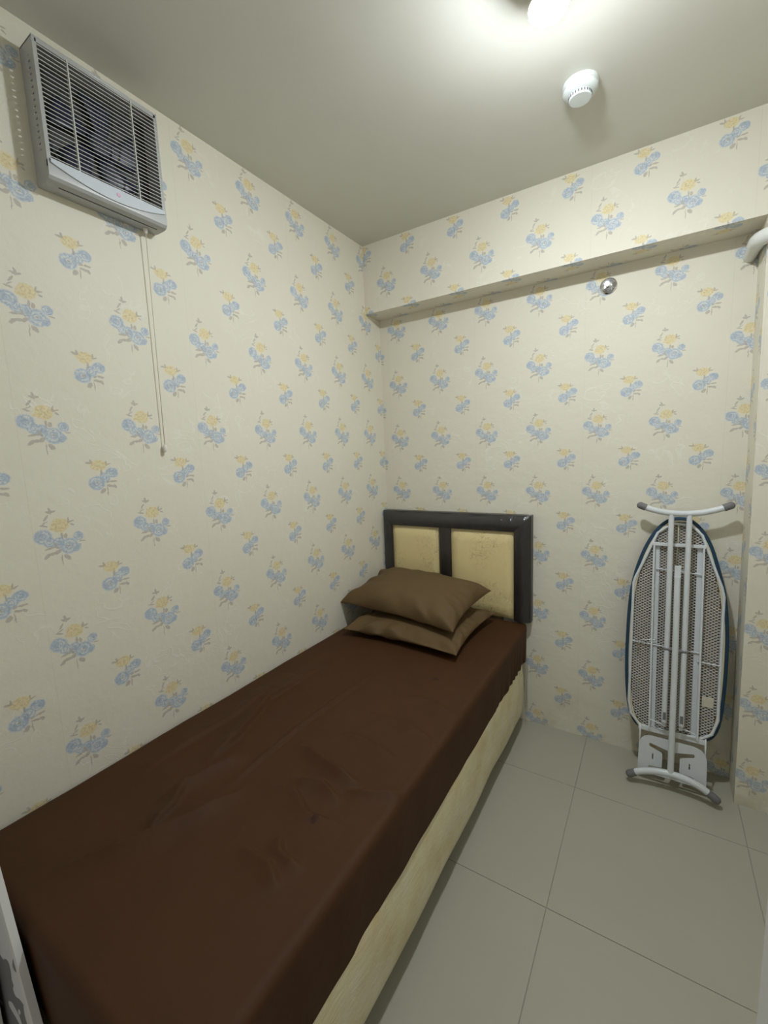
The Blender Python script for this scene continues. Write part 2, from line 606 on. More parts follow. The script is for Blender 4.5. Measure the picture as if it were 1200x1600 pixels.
# ------------------------------------------------------------------ ceiling lamp
lamp = tag(empty('ceiling_lamp', (LAMP_POS[0], LAMP_POS[1], H)), 'bare glowing white bulb in a round holder on the ceiling', 'lamp')
bm = bmesh.new()
lathe(bm, [(0, 0), (0.05, 0), (0.05, -0.010), (0.044, -0.016), (0.026, -0.020), (0.024, -0.040), (0.02, -0.042), (0, -0.042)], 28)
from_bm('lamp_holder', bm, M['ivory'], lamp, angle=40)
bm = bmesh.new()
lathe(bm, [(0, -0.040), (0.017, -0.040), (0.022, -0.050), (0.042, -0.078), (0.0465, -0.090), (0.0465, -0.094), (0, -0.094)], 28)
from_bm('bulb_base', bm, M['ivory'], lamp, angle=40)
bm = bmesh.new()
rb, zc = 0.0445, -0.0942
prof = [(0, -0.0938), (0.043, -0.0940)]
for k in range(0, 9):
    a = math.radians(-k * 90 / 8)
    prof.append((max(0.0, rb * math.cos(a)), zc + 0.024 * math.sin(a)) if k < 8 else (0, zc - 0.024))
lathe(bm, prof, 24)
from_bm('bulb_globe', bm, M['bulb'], lamp, smooth=True)

# ------------------------------------------------------------------ bed
bed = tag(empty('bed', (0.44, -1.03, 0)), 'single bed base in cream cloth and plastic under brown sheet', 'bed')
bed_inv = Matrix.Translation((-0.44, 1.03, 0))


def bed_part(name, bm, mat, **kw):
    bmesh.ops.transform(bm, matrix=bed_inv, verts=bm.verts)
    return from_bm(name, bm, mat, bed, **kw)


def rounded_slab(bm, x0, x1, y0, y1, zs, r, nseg=6, ny=60, wob=None):
    """Loop of outline points (rounded corners) stacked over the heights zs = [(z, inset)]."""
    def outline(ins):
        pts = []
        for (cx_, cy_, a0) in ((x1 - r, y1 - r, 0), (x0 + r, y1 - r, 90), (x0 + r, y0 + r, 180), (x1 - r, y0 + r, 270)):
            for k in range(nseg + 1):
                a = math.radians(a0 + 90 * k / nseg)
                pts.append((cx_ + (r - ins) * math.cos(a), cy_ + (r - ins) * math.sin(a)))
        # subdivide the long edges
        out = []
        for i, q in enumerate(pts):
            q2 = pts[(i + 1) % len(pts)]
            L = math.hypot(q2[0] - q[0], q2[1] - q[1])
            n = max(1, int(L / 0.035))
            for k in range(n):
                s = k / n
                out.append((q[0] + (q2[0] - q[0]) * s, q[1] + (q2[1] - q[1]) * s))
        return out
    rings = []
    n0 = None
    base = outline(0.0)
    cxm, cym = (x0 + x1) / 2, (y0 + y1) / 2
    for (z, ins) in zs:
        ring = []
        for (x, y) in base:
            fx = 1 - 2 * ins / (x1 - x0)
            fy = 1 - 2 * ins / (y1 - y0)
            q = Vector((cxm + (x - cxm) * fx, cym + (y - cym) * fy, z))
            if wob:
                q = wob(q)
            ring.append(bm.verts.new(q))
        rings.append(ring)
    n = len(base)
    for A, Bq in zip(rings, rings[1:]):
        for k in range(n):
            bm.faces.new((A[k], A[(k + 1) % n], Bq[(k + 1) % n], Bq[k]))
    bm.faces.new(rings[0])
    bm.faces.new(rings[-1])


def divan_wob(q):
    n = mnoise.noise(Vector((q.x * 3, q.y * 3.1, q.z * 5)))
    n2 = mnoise.noise(Vector((q.x * 9 + 4, q.y * 8, q.z * 9)))
    if q.x > 0.5:
        q.x += 0.006 * n + 0.003 * n2
    if q.z < 0.16:
        q.z += 0.022 * mnoise.noise(Vector((q.x * 2, q.y * 4.2 + 3, 1.7))) + 0.008 * n2
    if q.y > -0.031:
        q.y = min(q.y, -0.031)
    return q


bm = bmesh.new()
zs = [(0.105, 0.03), (0.10, 0.012), (0.118, 0.002)] + [(0.118 + 0.025 * k, 0.0 - 0.006 * math.sin(math.pi * k / 11)) for k in range(1, 11)] + [(0.393, 0.003), (0.40, 0.012)]
rounded_slab(bm, 0.02, 0.862, -2.015, -0.075, zs, 0.05, wob=divan_wob)
bed_part('divan_base', bm, M['divan'], angle=60)
bm = bmesh.new()
rounded_slab(bm, 0.02, 0.858, -2.015, -0.04, [(0.40, 0.01), (0.405, 0.0), (0.48, -0.003), (0.56, 0.0), (0.567, 0.012)], 0.05)
bed_part('mattress', bm, M['divan'], angle=60)
# loose plastic gathered round the head corner of the base
bm = bmesh.new()
cols = 26
rows = 9
grid = []
for i in range(cols + 1):
    s = i / cols
    a = math.radians(-4 + 100 * s)
    rr = 0.062 + 0.006 * math.sin(s * 21) + 0.004 * math.sin(s * 37 + 1)
    colv = []
    for k in range(rows + 1):
        z = 0.115 + 0.30 * k / rows
        flare = 0.006 * mnoise.noise(Vector((s * 6, z * 11, 2)))
        colv.append(bm.verts.new((0.812 + (rr + flare) * math.cos(a), -0.095 + (rr + flare) * math.sin(a), z)))
    grid.append(colv)
for i in range(cols):
    for k in range(rows):
        bm.faces.new((grid[i][k], grid[i + 1][k], grid[i + 1][k + 1], grid[i][k + 1]))
bed_part('plastic_wrap', bm, M['wrap'], smooth=True)
for (x, y) in ((0.09, -0.15), (0.77, -0.15), (0.09, -1.03), (0.77, -1.03), (0.09, -1.92), (0.77, -1.92)):
    bm = bmesh.new()
    lathe(bm, [(0, 0), (0.022, 0), (0.028, 0.02), (0.028, 0.125), (0, 0.125)], 16, Matrix.Translation((x, y, 0)))
    bed_part('leg', bm, M['slot'], angle=40)


# fitted sheet
def sheet_axis(lo, hi, z_drop, r, n_top, n_side, close=0.0):
    """Path over a box edge to edge: list of (coordinate, drop below the top)."""
    out = []
    for k in range(n_side):
        s = k / n_side
        out.append((lo, z_drop * (1 - s) + r * s))
    for k in range(5):
        a = math.pi / 2 * k / 4
        out.append((lo + r * (1 - math.cos(a)), r * (1 - math.sin(a))))
    for k in range(1, n_top):
        out.append((lo + r + (hi - lo - 2 * r) * k / n_top, 0.0))
    for k in range(5):
        a = math.pi / 2 * (1 - k / 4)
        out.append((hi - r * (1 - math.cos(a)), r * (1 - math.sin(a))))
    for k in range(1, n_side + 1):
        s = k / n_side
        out.append((hi, r * (1 - s) + z_drop * s))
    return out


CREASES = [  # polyline in bed plan, height, half width
    ([(0.20, -0.90), (0.182, -1.206), (0.261, -1.422), (0.28, -1.56)], 0.007, 0.022),
    ([(0.436, -0.85), (0.41, -1.287), (0.42, -1.62)], 0.0035, 0.006),
    ([(0.464, -1.343), (0.599, -1.375), (0.754, -1.395)], 0.008, 0.016),
    ([(0.27, -1.95), (0.373, -1.811), (0.435, -1.686), (0.466, -1.56)], 0.008, 0.018),
    ([(0.72, -1.43), (0.80, -1.40), (0.862, -1.36)], 0.006, 0.012),
    ([(0.55, -1.47), (0.648, -1.44), (0.74, -1.47)], 0.005, 0.015),
    ([(0.289, -1.72), (0.33, -1.549), (0.36, -1.46)], 0.007, 0.014),
    ([(0.60, -1.69), (0.70, -1.69), (0.76, -1.72)], 0.005, 0.018),
    ([(0.62, -0.95), (0.74, -0.93), (0.86, -0.97)], 0.004, 0.014),
    ([(0.58, -1.10), (0.70, -1.09), (0.83, -1.12)], 0.0035, 0.016),
    ([(0.50, -1.52), (0.60, -1.50), (0.68, -1.54), (0.80, -1.52)], 0.004, 0.016),
    ([(0.30, -1.62), (0.345, -1.70), (0.36, -1.78)], 0.006, 0.014),
    ([(0.55, -1.24), (0.66, -1.23), (0.80, -1.26)], 0.003, 0.014),
    ([(0.66, -1.62), (0.70, -1.655), (0.78, -1.66)], 0.004, 0.012),
    ([(0.12, -1.02), (0.15, -1.35), (0.13, -1.7)], 0.004, 0.03),
]


def seg_dist(p, a, b):
    ab = (b[0] - a[0], b[1] - a[1])
    L2 = ab[0] ** 2 + ab[1] ** 2
    s = max(0, min(1, ((p[0] - a[0]) * ab[0] + (p[1] - a[1]) * ab[1]) / L2))
    dx, dy = p[0] - a[0] - ab[0] * s, p[1] - a[1] - ab[1] * s
    side = ab[0] * dy - ab[1] * dx
    return math.hypot(dx, dy), s, side


def sheet_height(x, y):
    h = 0.004 * mnoise.noise(Vector((x * 4, y * 3, 0.3))) + 0.0018 * mnoise.noise(Vector((x * 13, y * 9, 2.3)))
    for pts, hh, w in CREASES:
        best = (9, 0, 1)
        N = len(pts) - 1
        for i in range(N):
            d, s, sd = seg_dist((x, y), pts[i], pts[i + 1])
            if d < best[0]:
                best = (d, (i + s) / N, sd)
        d, s, sd = best
        if d < w * 4:
            fade = min(1, 4 * s, 4 * (1 - s)) if 0 < s < 1 else 0
            ww = max(0.007, w * 0.40) if sd > 0 else w * 1.7
            h += 3.0 * hh * fade * math.exp(-(d / ww) ** (2.0 if sd > 0 else 1.4))
    return h


ax = sheet_axis(0.006, 0.872, 0.185, 0.022, 170, 10)
ay = sheet_axis(-2.030, -0.034, 0.19, 0.022, 340, 8)
bm = bmesh.new()
rows = []
ZT = 0.577
for iy, (y, dy) in enumerate(ay):
    row = []
    for ix, (x, dx) in enumerate(ax):
        along = (-y - 0.03) / 2.0
        drop = max(dx, dy)
        px, py, pz = x, y, ZT - drop
        if drop < 0.02:
            pz += sheet_height(x, y) * (1 - drop / 0.02)
        # rounded head and foot corners in plan
        rc = 0.045
        cxn = min(max(px, 0.006 + rc), 0.872 - rc)
        cyn = min(max(py, -2.030 + rc), -0.034 - rc)
        ddx, ddy = px - cxn, py - cyn
        dl = math.hypot(ddx, ddy)
        if dl > rc:
            px, py = cxn + ddx * rc / dl, cyn + ddy * rc / dl
        if px > 0.80 and drop > 0.03:
            hang = (drop - 0.03) / 0.155
            # hem sinks towards the foot, gathers near the head
            pz -= hang * (0.006 + 0.030 * along)
            g = max(0.0, 1 - along / 0.30)
            px += 0.0055 * g * hang * math.sin(y * 105 + 2.0 * math.sin(y * 23)) + 0.004 * mnoise.noise(Vector((y * 9, drop * 6, 4)))
            px -= 0.006 * hang * hang
        elif drop > 0.03 and py < -1.98:
            py += 0.006 * mnoise.noise(Vector((x * 9, drop * 6, 7)))
        row.append(bm.verts.new((max(px, 0.003), min(py, -0.030), pz)))
    rows.append(row)
for A, Bq in zip(rows, rows[1:]):
    for k in range(len(A) - 1):
        bm.faces.new((A[k], A[k + 1], Bq[k + 1], Bq[k]))
bmesh.ops.remove_doubles(bm, verts=bm.verts, dist=0.0004)
sheet = from_bm('fitted_sheet', bm, M['sheet'], smooth=True)
tag(sheet, 'dark brown creased fitted sheet stretched over the bed', 'bed sheet')


# pillows
def pillow(name, a, b, th, tb, loc, rot, seed, label):
    bm = bmesh.new()
    n = 44
    top, bot = {}, {}
    for i in range(n + 1):
        for j in range(n + 1):
            u, v = -1 + 2 * i / n, -1 + 2 * j / n
            # crowd samples towards the rim
            u = math.sin(u * math.pi / 2)
            v = math.sin(v * math.pi / 2)
            x = a * u * (1 - 0.085 * (1 - v * v))
            y = b * v * (1 - 0.10 * (1 - u * u))
            f = max(0.0, (1 - u ** 4)) ** 0.50 * max(0.0, (1 - v ** 4)) ** 0.50
            f *= 0.78 + 0.22 * math.cos(u * 1.3) * math.cos(v * 1.3)
            # puckers that run in from the corners and the seam
            ru = 1 - max(abs(u), abs(v))
            edge = math.exp(-(ru / 0.22) ** 2) * (1 if f > 0 else 0)
            ang = math.atan2(v, u)
            w = mnoise.noise(Vector((ang * 6 + seed, seed * 1.7, ru * 1.5)))
            w2 = mnoise.noise(Vector((u * 2.2 + seed, v * 2.8, 3.0)))
            z = th * f * (1 + 0.10 * w2) + 0.036 * w * edge * min(1, f * 3)
            top[i, j] = bm.verts.new((x, y, z))
            if i in (0, n) or j in (0, n):
                bot[i, j] = top[i, j]
            else:
                bot[i, j] = bm.verts.new((x, y, -tb * f - 0.010 * w * edge * min(1, f * 3)))
    for i in range(n):
        for j in range(n):
            bm.faces.new((top[i, j], top[i + 1, j], top[i + 1, j + 1], top[i, j + 1]))
            bm.faces.new((bot[i, j], bot[i, j + 1], bot[i + 1, j + 1], bot[i + 1, j]))
    o = from_bm(name, bm, M['pillow'], smooth=True)
    o.location = loc
    o.rotation_euler = rot
    md = o.modifiers.new('subsurf', 'SUBSURF')
    md.levels = md.render_levels = 1
    return tag(o, label, 'pillow')


pillow('pillow', 0.312, 0.258, 0.058, 0.040, (0.402, -0.356, 0.624), (math.radians(2), 0, math.radians(-1)), 3.1,
       'flatter lower brown pillow lying directly on the sheet')
pillow('pillow', 0.337, 0.220, 0.108, 0.028, (0.350, -0.318, 0.735), (math.radians(9), math.radians(2), math.radians(-4)), 8.4,
       'plump upper brown pillow resting on the other pillow')

# ------------------------------------------------------------------ headboard
hb = tag(empty('headboard', (0.445, -0.03, 0.0)), 'dark vinyl headboard with two cream panels in clear plastic', 'headboard')


def hb_part(name, bm, mat, **kw):
    bmesh.ops.transform(bm, matrix=Matrix.Translation((-0.445, 0.03, 0)), verts=bm.verts)
    return from_bm(name, bm, mat, hb, **kw)


HX0, HX1, HZ0, HZ1 = 0.004, 0.886, 0.585, 1.152
YB, YI = -0.002, -0.030


def bar_profile(bm, quad, yfun):
    """quad: four plan corners (x,z) a-b (outer edge) and d-c (inner edge); padded profile across."""
    n = 8
    rings = []
    a, b, c, d = [Vector((q[0], q[1])) for q in quad]
    for k in range(n + 1):
        s = k / n
        p0_, p1_ = a.lerp(d, s), b.lerp(c, s)
        rings.append([bm.verts.new((q.x, yfun(s), q.y)) for q in (p0_, p0_.lerp(p1_, 1 / 3), p0_.lerp(p1_, 2 / 3), p1_)])
    back = [bm.verts.new((q.x, YB, q.y)) for q in (a, b, c, d)]
    for A, Bq in zip(rings, rings[1:]):
        for k in range(3):
            bm.faces.new((A[k], A[k + 1], Bq[k + 1], Bq[k]))
    bm.faces.new([back[0], back[1]] + rings[0][::-1])
    bm.faces.new([back[3], back[2]] + rings[-1][::-1])
    bm.faces.new(back)
    bm.faces.new([back[0]] + [r[0] for r in rings] + [back[3]])
    bm.faces.new([back[1]] + [r[3] for r in rings] + [back[2]])


pad = lambda s: -0.032 - 0.034 * (math.sin(math.pi * min(1, s * 0.72 + 0.10))) ** 0.8
FW, FT = 0.086, 0.088
XL = HX0 + 0.050
bm = bmesh.new()
bar_profile(bm, [(HX0, HZ1), (HX1, HZ1), (HX1 - FW, HZ1 - FT), (XL, HZ1 - FT)], pad)
hb_part('top_rail', bm, M['vinyl'], angle=35)
bm = bmesh.new()
bar_profile(bm, [(HX1, HZ0), (HX1, HZ1), (HX1 - FW, HZ1 - FT), (HX1 - FW, HZ0)], pad)
hb_part('side_rail', bm, M['vinyl'], angle=35)
bm = bmesh.new()
bar_profile(bm, [(HX0, HZ0), (HX0, HZ1), (XL, HZ1 - FT), (XL, HZ0)], pad)
hb_part('side_rail', bm, M['vinyl'], angle=35)
bm = bmesh.new()
bar_profile(bm, [(0.366, HZ0), (0.366, HZ1 - FT), (0.440, HZ1 - FT), (0.440, HZ0)], lambda s: -0.034 - 0.022 * math.sin(math.pi * s) ** 0.5)
hb_part('centre_rail', bm, M['vinyl'], angle=35)
for (x0, x1) in ((XL, 0.366), (0.440, HX1 - FW)):
    bm = bmesh.new()
    n = 14
    vv = {}
    for i in range(n + 1):
        for k in range(n + 1):
            u, v = i / n, k / n
            e = min(u, 1 - u) * (x1 - x0)
            e2 = min(v, 1 - v) * (HZ1 - FT - HZ0)
            f = min(1, e / 0.03) ** 0.5 * min(1, e2 / 0.03) ** 0.5
            vv[i, k] = bm.verts.new((x0 + (x1 - x0) * u, -0.028 - 0.022 * f, HZ0 + (HZ1 - FT - HZ0) * v))
    for i in range(n):
        for k in range(n):
            bm.faces.new((vv[i, k], vv[i + 1, k], vv[i + 1, k + 1], vv[i, k + 1]))
    hb_part('panel', bm, M['panel'], smooth=True)
bm = bmesh.new()
box(bm, HX0 + 0.01, HX1 - 0.01, -0.027, -0.003, HZ0 + 0.002, HZ1 - 0.01)
hb_part('backing_board', bm, M['wood'])
for x in (0.2, 0.70):
    bm = bmesh.new()
    box(bm, x - 0.03, x + 0.03, -0.026, -0.006, 0.0, HZ0 + 0.1)
    hb_part('leg', bm, M['wood'])
# clear plastic pulled over the front
bm = bmesh.new()
nx, nz = 60, 36
vv = {}
for i in range(nx + 1):
    for k in range(nz + 1):
        x = HX0 - 0.001 + (HX1 + 0.006 - HX0) * i / nx
        z = HZ0 - 0.002 + (HZ1 + 0.006 - HZ0) * k / nz
        e = min(HX1 + 0.005 - x, HZ1 + 0.004 - z, 0.05) / 0.05
        y = -0.070 - 0.003 * mnoise.noise(Vector((x * 11, z * 6, 1))) + 0.030 * max(0, 1 - e) ** 2
        vv[i, k] = bm.verts.new((x, y, z))
for i in range(nx):
    for k in range(nz):
        bm.faces.new((vv[i, k], vv[i + 1, k], vv[i + 1, k + 1], vv[i, k + 1]))
hb_part('plastic_cover', bm, M['wrap'], smooth=True)

# ------------------------------------------------------------------ ironing board, folded, leaning underside out
v_ax = Vector((0, 0.14, 1.21)).normalized()
n_ax = Vector((0, -v_ax.z, v_ax.y))
mat = Matrix((Vector((1, 0, 0)), v_ax, n_ax * -1)).transposed().to_4x4()   # local x=u, y=v, z = into the wall
mat = Matrix((Vector((1, 0, 0)), v_ax, Vector((1, 0, 0)).cross(v_ax))).transposed().to_4x4()  # local z = towards the room
mat.translation = Vector((1.515, -0.215, 0.0))
ib = tag(empty('ironing_board', mat=mat), 'folded ironing board with white tube legs leaning against the wall', 'ironing board')
WB = -0.050   # board plane


def ib_part(name, bm, mat, parent=None, **kw):
    return from_bm(name, bm, mat, parent or ib, **kw)


outline = [(0.0, 1.184), (-0.035, 1.180), (-0.068, 1.160), (-0.105, 1.112), (-0.140, 1.035), (-0.170, 0.93), (-0.186, 0.82), (-0.192, 0.68), (-0.191, 0.48), (-0.178, 0.33),
           (-0.158, 0.262), (-0.128, 0.228), (-0.06, 0.222), (0.02, 0.225), (0.105, 0.232), (0.146, 0.262), (0.168, 0.34), (0.178, 0.50), (0.178, 0.70), (0.164, 0.86), (0.142, 0.96), (0.112, 1.065),
           (0.076, 1.135), (0.035, 1.176)]
OUT = [Vector((q.x, q.y, 0)) for q in catmull([(x, y, 0) for x, y in outline], 4, True)]


def inset(pts, d):
    res = []
    N = len(pts)
    for i in range(N):
        tg = (pts[(i + 1) % N] - pts[(i - 1) % N]).normalized()
        nrm = Vector((-tg.y, tg.x, 0))
        res.append(pts[i] + nrm * d)
    return res


# the outline runs counter-clockwise, so +normal is inwards
bm = bmesh.new()
prof = [(0.020, WB + 0.006), (0.004, WB + 0.008), (0.0, WB + 0.001), (0.0, WB - 0.012), (0.006, WB - 0.018), (0.03, WB - 0.020)]
rings = []
for (d, z) in prof:
    rings.append([bm.verts.new((q.x, q.y, z)) for q in inset(OUT, d)])
for A, Bq in zip(rings, rings[1:]):
    for k in range(len(A)):
        k2 = (k + 1) % len(A)
        bm.faces.new((A[k], A[k2], Bq[k2], Bq[k]))
bm.faces.new(rings[-1])
ib_part('cover', bm, M['blue_cloth'], smooth=True)
bm = bmesh.new()
bm.faces.new([bm.verts.new((q.x, q.y, WB - 0.012)) for q in inset(OUT, 0.003)])
ib_part('pad', bm, M['felt'])
bm = bmesh.new()
tube(bm, [q + Vector((0, 0, WB + 0.008)) for q in inset(OUT, 0.018)], 0.0045, 6, closed=True)
ib_part('binding', bm, M['binding'], smooth=True)
# wire frame that carries the mesh
frame_pts = [(-0.035, 1.155), (-0.086, 1.112), (-0.164, 0.905), (-0.170, 0.88), (-0.170, 0.34), (-0.160, 0.285), (-0.125, 0.240), (-0.06, 0.238), (0.10, 0.246), (0.136, 0.275), (0.154, 0.34),
             (0.154, 0.86), (0.146, 0.897), (0.072, 1.110), (0.035, 1.150)]
bm = bmesh.new()
tube(bm, [Vector((x, y, WB + 0.010)) for x, y in frame_pts], 0.0058, 8, closed=True)
ib_part('frame', bm, M['white_paint'], smooth=True)


def inside(x, y, poly):
    r = False
    N = len(poly)
    for i in range(N):
        a, b = poly[i], poly[(i + 1) % N]
        if (a[1] > y) != (b[1] > y) and x < (b[0] - a[0]) * (y - a[1]) / (b[1] - a[1]) + a[0]:
            r = not r
    return r


# expanded metal: diamonds 20 x 13 mm, each strand a thin flat bar
bm = bmesh.new()
poly = [(q.x, q.y) for q in inset(OUT, 0.018)]
dx, dy, hw = 0.019, 0.0125, 0.0011
for j in range(int(1.0 / (dy / 2))):
    y0 = 0.20 + j * dy / 2
    for i in range(-11, 11):
        xs = i * dx + (dx / 2 if j % 2 else 0)
        for sgn in (-1, 1):
            a = (xs, y0)
            b = (xs + sgn * dx / 2, y0 + dy / 2)
            if not (inside(*a, poly) and inside(*b, poly)):
                continue
            zt, zb_ = WB + 0.004, WB + 0.0015
            q = [(a[0], a[1] - hw, zt), (b[0], b[1] - hw, zt), (b[0], b[1] + hw, zt), (a[0], a[1] + hw, zt)]
            vt = [bm.verts.new(c_) for c_ in q]
            vb = [bm.verts.new((c_[0], c_[1], zb_)) for c_ in q]
            bm.faces.new(vt)
            bm.faces.new((vt[0], vt[1], vb[1], vb[0]))
            bm.faces.new((vt[2], vt[3], vb[3], vb[2]))
mesh_o = ib_part('wire_mesh', bm, M['white_paint'])
mesh_o['kind'] = 'stuff'
mesh_o['label'] = 'expanded metal diamond mesh'
# rails
for (xa, xb) in ((-0.090, -0.080), (0.072, 0.079)):
    bm = bmesh.new()
    s = 1 if xa < 0 else -1
    for (o0, o1, z0, z1) in ((-0.011, -0.004, WB + 0.004, WB + 0.026), (-0.004, 0.014, WB + 0.004, WB + 0.008)):
        if s < 0:
            o0, o1 = -o1, -o0
        r = bmesh.ops.create_cube(bm, size=1.0)
        for v in r['verts']:
            tpos = v.co.y + 0.5
            v.co = Vector((xb + (xa - xb) * tpos + (o0 + o1) / 2 + v.co.x * (o1 - o0), 0.238 + tpos * (1.056 - 0.238), (z0 + z1) / 2 + v.co.z * (z1 - z0)))
    ib_part('rail', bm, M['white_paint'])
bm = bmesh.new()
box(bm, -0.103, 0.088, 1.056, 1.070, WB + 0.004, WB + 0.024, 0.002)
ib_part('cross_channel', bm, M['white_paint'])
bm = bmesh.new()
box(bm, -0.128, 0.118, 0.222, 0.244, WB + 0.002, WB + 0.016, 0.003)
ib_part('cross_channel', bm, M['white_paint'])
# legs
top_bar = catmull([(-0.157, 1.232, 0.0), (-0.118, 1.216, 0.0), (-0.06, 1.203, 0.0), (0.0, 1.200, 0.0), (0.06, 1.206, 0.0), (0.118, 1.222, 0.0), (0.159, 1.240, 0.0)], 6)
foot_bar = catmull([(-0.156, 0.034, 0.020), (-0.115, 0.060, 0.020), (-0.055, 0.081, 0.020), (-0.004, 0.088, 0.020), (0.05, 0.085, 0.020), (0.105, 0.068, 0.020), (0.157, 0.036, 0.020)], 6)
for nm, bar, r in (('top_foot_bar', top_bar, 0.0125), ('foot_bar', foot_bar, 0.0135)):
    bm = bmesh.new()
    tube(bm, bar, r, 14)
    fb = ib_part(nm, bm, M['white_paint'], smooth=True)
    for end in (bar[:5], bar[::-1][:5]):
        bm = bmesh.new()
        d0 = (end[0] - end[1]).normalized()
        path = [end[4], end[2], end[0], end[0] + d0 * 0.006, end[0] + d0 * 0.010, end[0] + d0 * 0.012]
        rr = r + 0.0025
        rs = [rr, rr, rr, rr * 0.85, rr * 0.55, rr * 0.15]
        tube(bm, path, lambda s, rs=rs: rs[int(round(s * 5))], 14)
        ib_part('rubber_cap', bm, M['grey_rubber'], parent=fb, angle=50)
for (xa, ya, xb, yb) in ((-0.040, 1.196, -0.034, 0.298), (0.023, 1.198, 0.027, 0.298)):
    bm = bmesh.new()
    tube(bm, [(xb, yb, 0), (xb, yb + 0.03, 0), (xa, ya, 0)], 0.0105, 14)
    lg = ib_part('leg_tube', bm, M['white_paint'], angle=50)
    bm = bmesh.new()
    box(bm, xb - 0.0075, xb + 0.0075, yb - 0.022, yb + 0.03, -0.012, 0.0, 0.002)
    ib_part('slide_tab', bm, M['white_paint'], parent=lg)
    bm = bmesh.new()
    box(bm, xb - 0.0055, xb + 0.0055, yb + 0.012, yb + 0.045, 0.0085, 0.0115, 0.001)
    ib_part('slot', bm, M['grey_rubber'], parent=lg)
bm = bmesh.new()
tube(bm, [(-0.004, 0.088, 0.020), (-0.0045, 0.30, 0.018), (-0.006, 0.62, 0.012), (-0.009, 0.93, -0.002)], 0.0118, 14)
lg = ib_part('leg_tube', bm, M['white_paint'], angle=50)
bm = bmesh.new()
box(bm, -0.021, 0.003, 0.915, 0.978, -0.010, -0.002, 0.003)
ib_part('flattened_end', bm, M['white_paint'], parent=lg)
# pivot bolt, rods, wires
bm = bmesh.new()
tube(bm, [(-0.048, 0.618, 0.008), (0.036, 0.618, 0.008)], 0.005, 10)
ib_part('pivot_bolt', bm, M['grey_rubber'], angle=40)
for a, b in (((-0.166, 0.617, WB + 0.012), (0.085, 0.610, WB + 0.012)), ((0.075, 0.575, WB + 0.014), (0.153, 0.572, WB + 0.014)), ((-0.088, 0.955, WB + 0.016), (0.075, 0.945, WB + 0.016)),
             ((-0.086, 0.285, -0.018), (-0.034, 0.278, -0.012)), ((0.027, 0.282, -0.012), (0.078, 0.268, -0.018))):
    bm = bmesh.new()
    tube(bm, [a, b], 0.0028, 8)
    ib_part('rod', bm, M['white_paint'], angle=40)
bm = bmesh.new()
tube(bm, catmull([(-0.075, 0.640, WB + 0.02), (-0.105, 0.636, WB + 0.022), (-0.140, 0.622, WB + 0.022), (-0.143, 0.590, WB + 0.02), (-0.148, 0.575, WB + 0.018)], 5), 0.0022, 6)
ib_part('release_hook', bm, M['steel'], smooth=True)
bm = bmesh.new()
tube(bm, [(-0.012, 1.150, WB + 0.014), (-0.010, 1.10, WB + 0.013), (-0.014, 0.98, WB + 0.013)], 0.0022, 6)
ib_part('draw_cord', bm, M['binding'], smooth=True)
bm = bmesh.new()
box(bm, 0.097, 0.137, 0.384, 0.428, WB + 0.004, WB + 0.0065, 0.001)
ib_part('paper_label', bm, M['label'])


# iron rest: plate with two hooked cut-outs and two short slits
def flat_plate(name, outer, holes, thick, mat, parent, z):
    cu = bpy.data.curves.new(name, 'CURVE')
    cu.dimensions = '2D'
    cu.fill_mode = 'BOTH'
    cu.extrude = thick / 2
    for loop in [outer] + holes:
        sp = cu.splines.new('POLY')
        sp.points.add(len(loop) - 1)
        for pt, q in zip(sp.points, loop):
            pt.co = (q[0], q[1], 0, 1)
        sp.use_cyclic_u = True
    tmp = bpy.data.objects.new(name, cu)
    COL.objects.link(tmp)
    dg = bpy.context.evaluated_depsgraph_get()
    me = bpy.data.meshes.new_from_object(tmp.evaluated_get(dg))
    bpy.data.objects.remove(tmp)
    me.transform(Matrix.Translation((0, 0, z)))
    me.name = name
    me.materials.clear()
    return link(name, me, mat, parent)


def fillet(pts, r, n=5):
    out = []
    N = len(pts)
    for i in range(N):
        a, b, c_ = Vector(pts[i - 1]), Vector(pts[i]), Vector(pts[(i + 1) % N])
        da, dc = (a - b), (c_ - b)
        rr = min(r[i] if isinstance(r, (list, tuple)) else r, da.length * 0.45, dc.length * 0.45)
        p_, q_ = b + da.normalized() * rr, b + dc.normalized() * rr
        for k in range(n + 1):
            s = k / n
            out.append(tuple(p_ * (1 - s) ** 2 + b * 2 * s * (1 - s) + q_ * s * s))
    return out


outer = fillet([(-0.125, 0.042), (0.124, 0.042), (0.122, 0.212), (-0.123, 0.212)], [0.012, 0.012, 0.055, 0.055])
hookl = fillet([(-0.014, 0.064), (-0.085, 0.064), (-0.085, 0.078), (-0.034, 0.081), (-0.034, 0.146), (-0.084, 0.164), (-0.084, 0.180), (-0.014, 0.164)], 0.006)
hookr = fillet([(0.010, 0.064), (0.081, 0.064), (0.081, 0.078), (0.029, 0.081), (0.029, 0.146), (0.080, 0.164), (0.080, 0.180), (0.010, 0.164)], 0.006)
s1 = fillet([(-0.072, 0.108), (-0.067, 0.108), (-0.067, 0.134), (-0.072, 0.134)], 0.002)
s2 = fillet([(0.061, 0.108), (0.066, 0.108), (0.066, 0.134), (0.061, 0.134)], 0.002)
flat_plate('iron_rest', outer, [hookl, hookr, s1, s2], 0.003, M['white_paint'], ib, -0.022)
for x in (-0.121, 0.116):
    bm = bmesh.new()
    tube(bm, [(x, 0.250, WB + 0.012), (x, 0.205, -0.03), (x, 0.15, -0.0245)], 0.0035, 8)
    ib_part('rest_arm', bm, M['white_paint'], smooth=True)

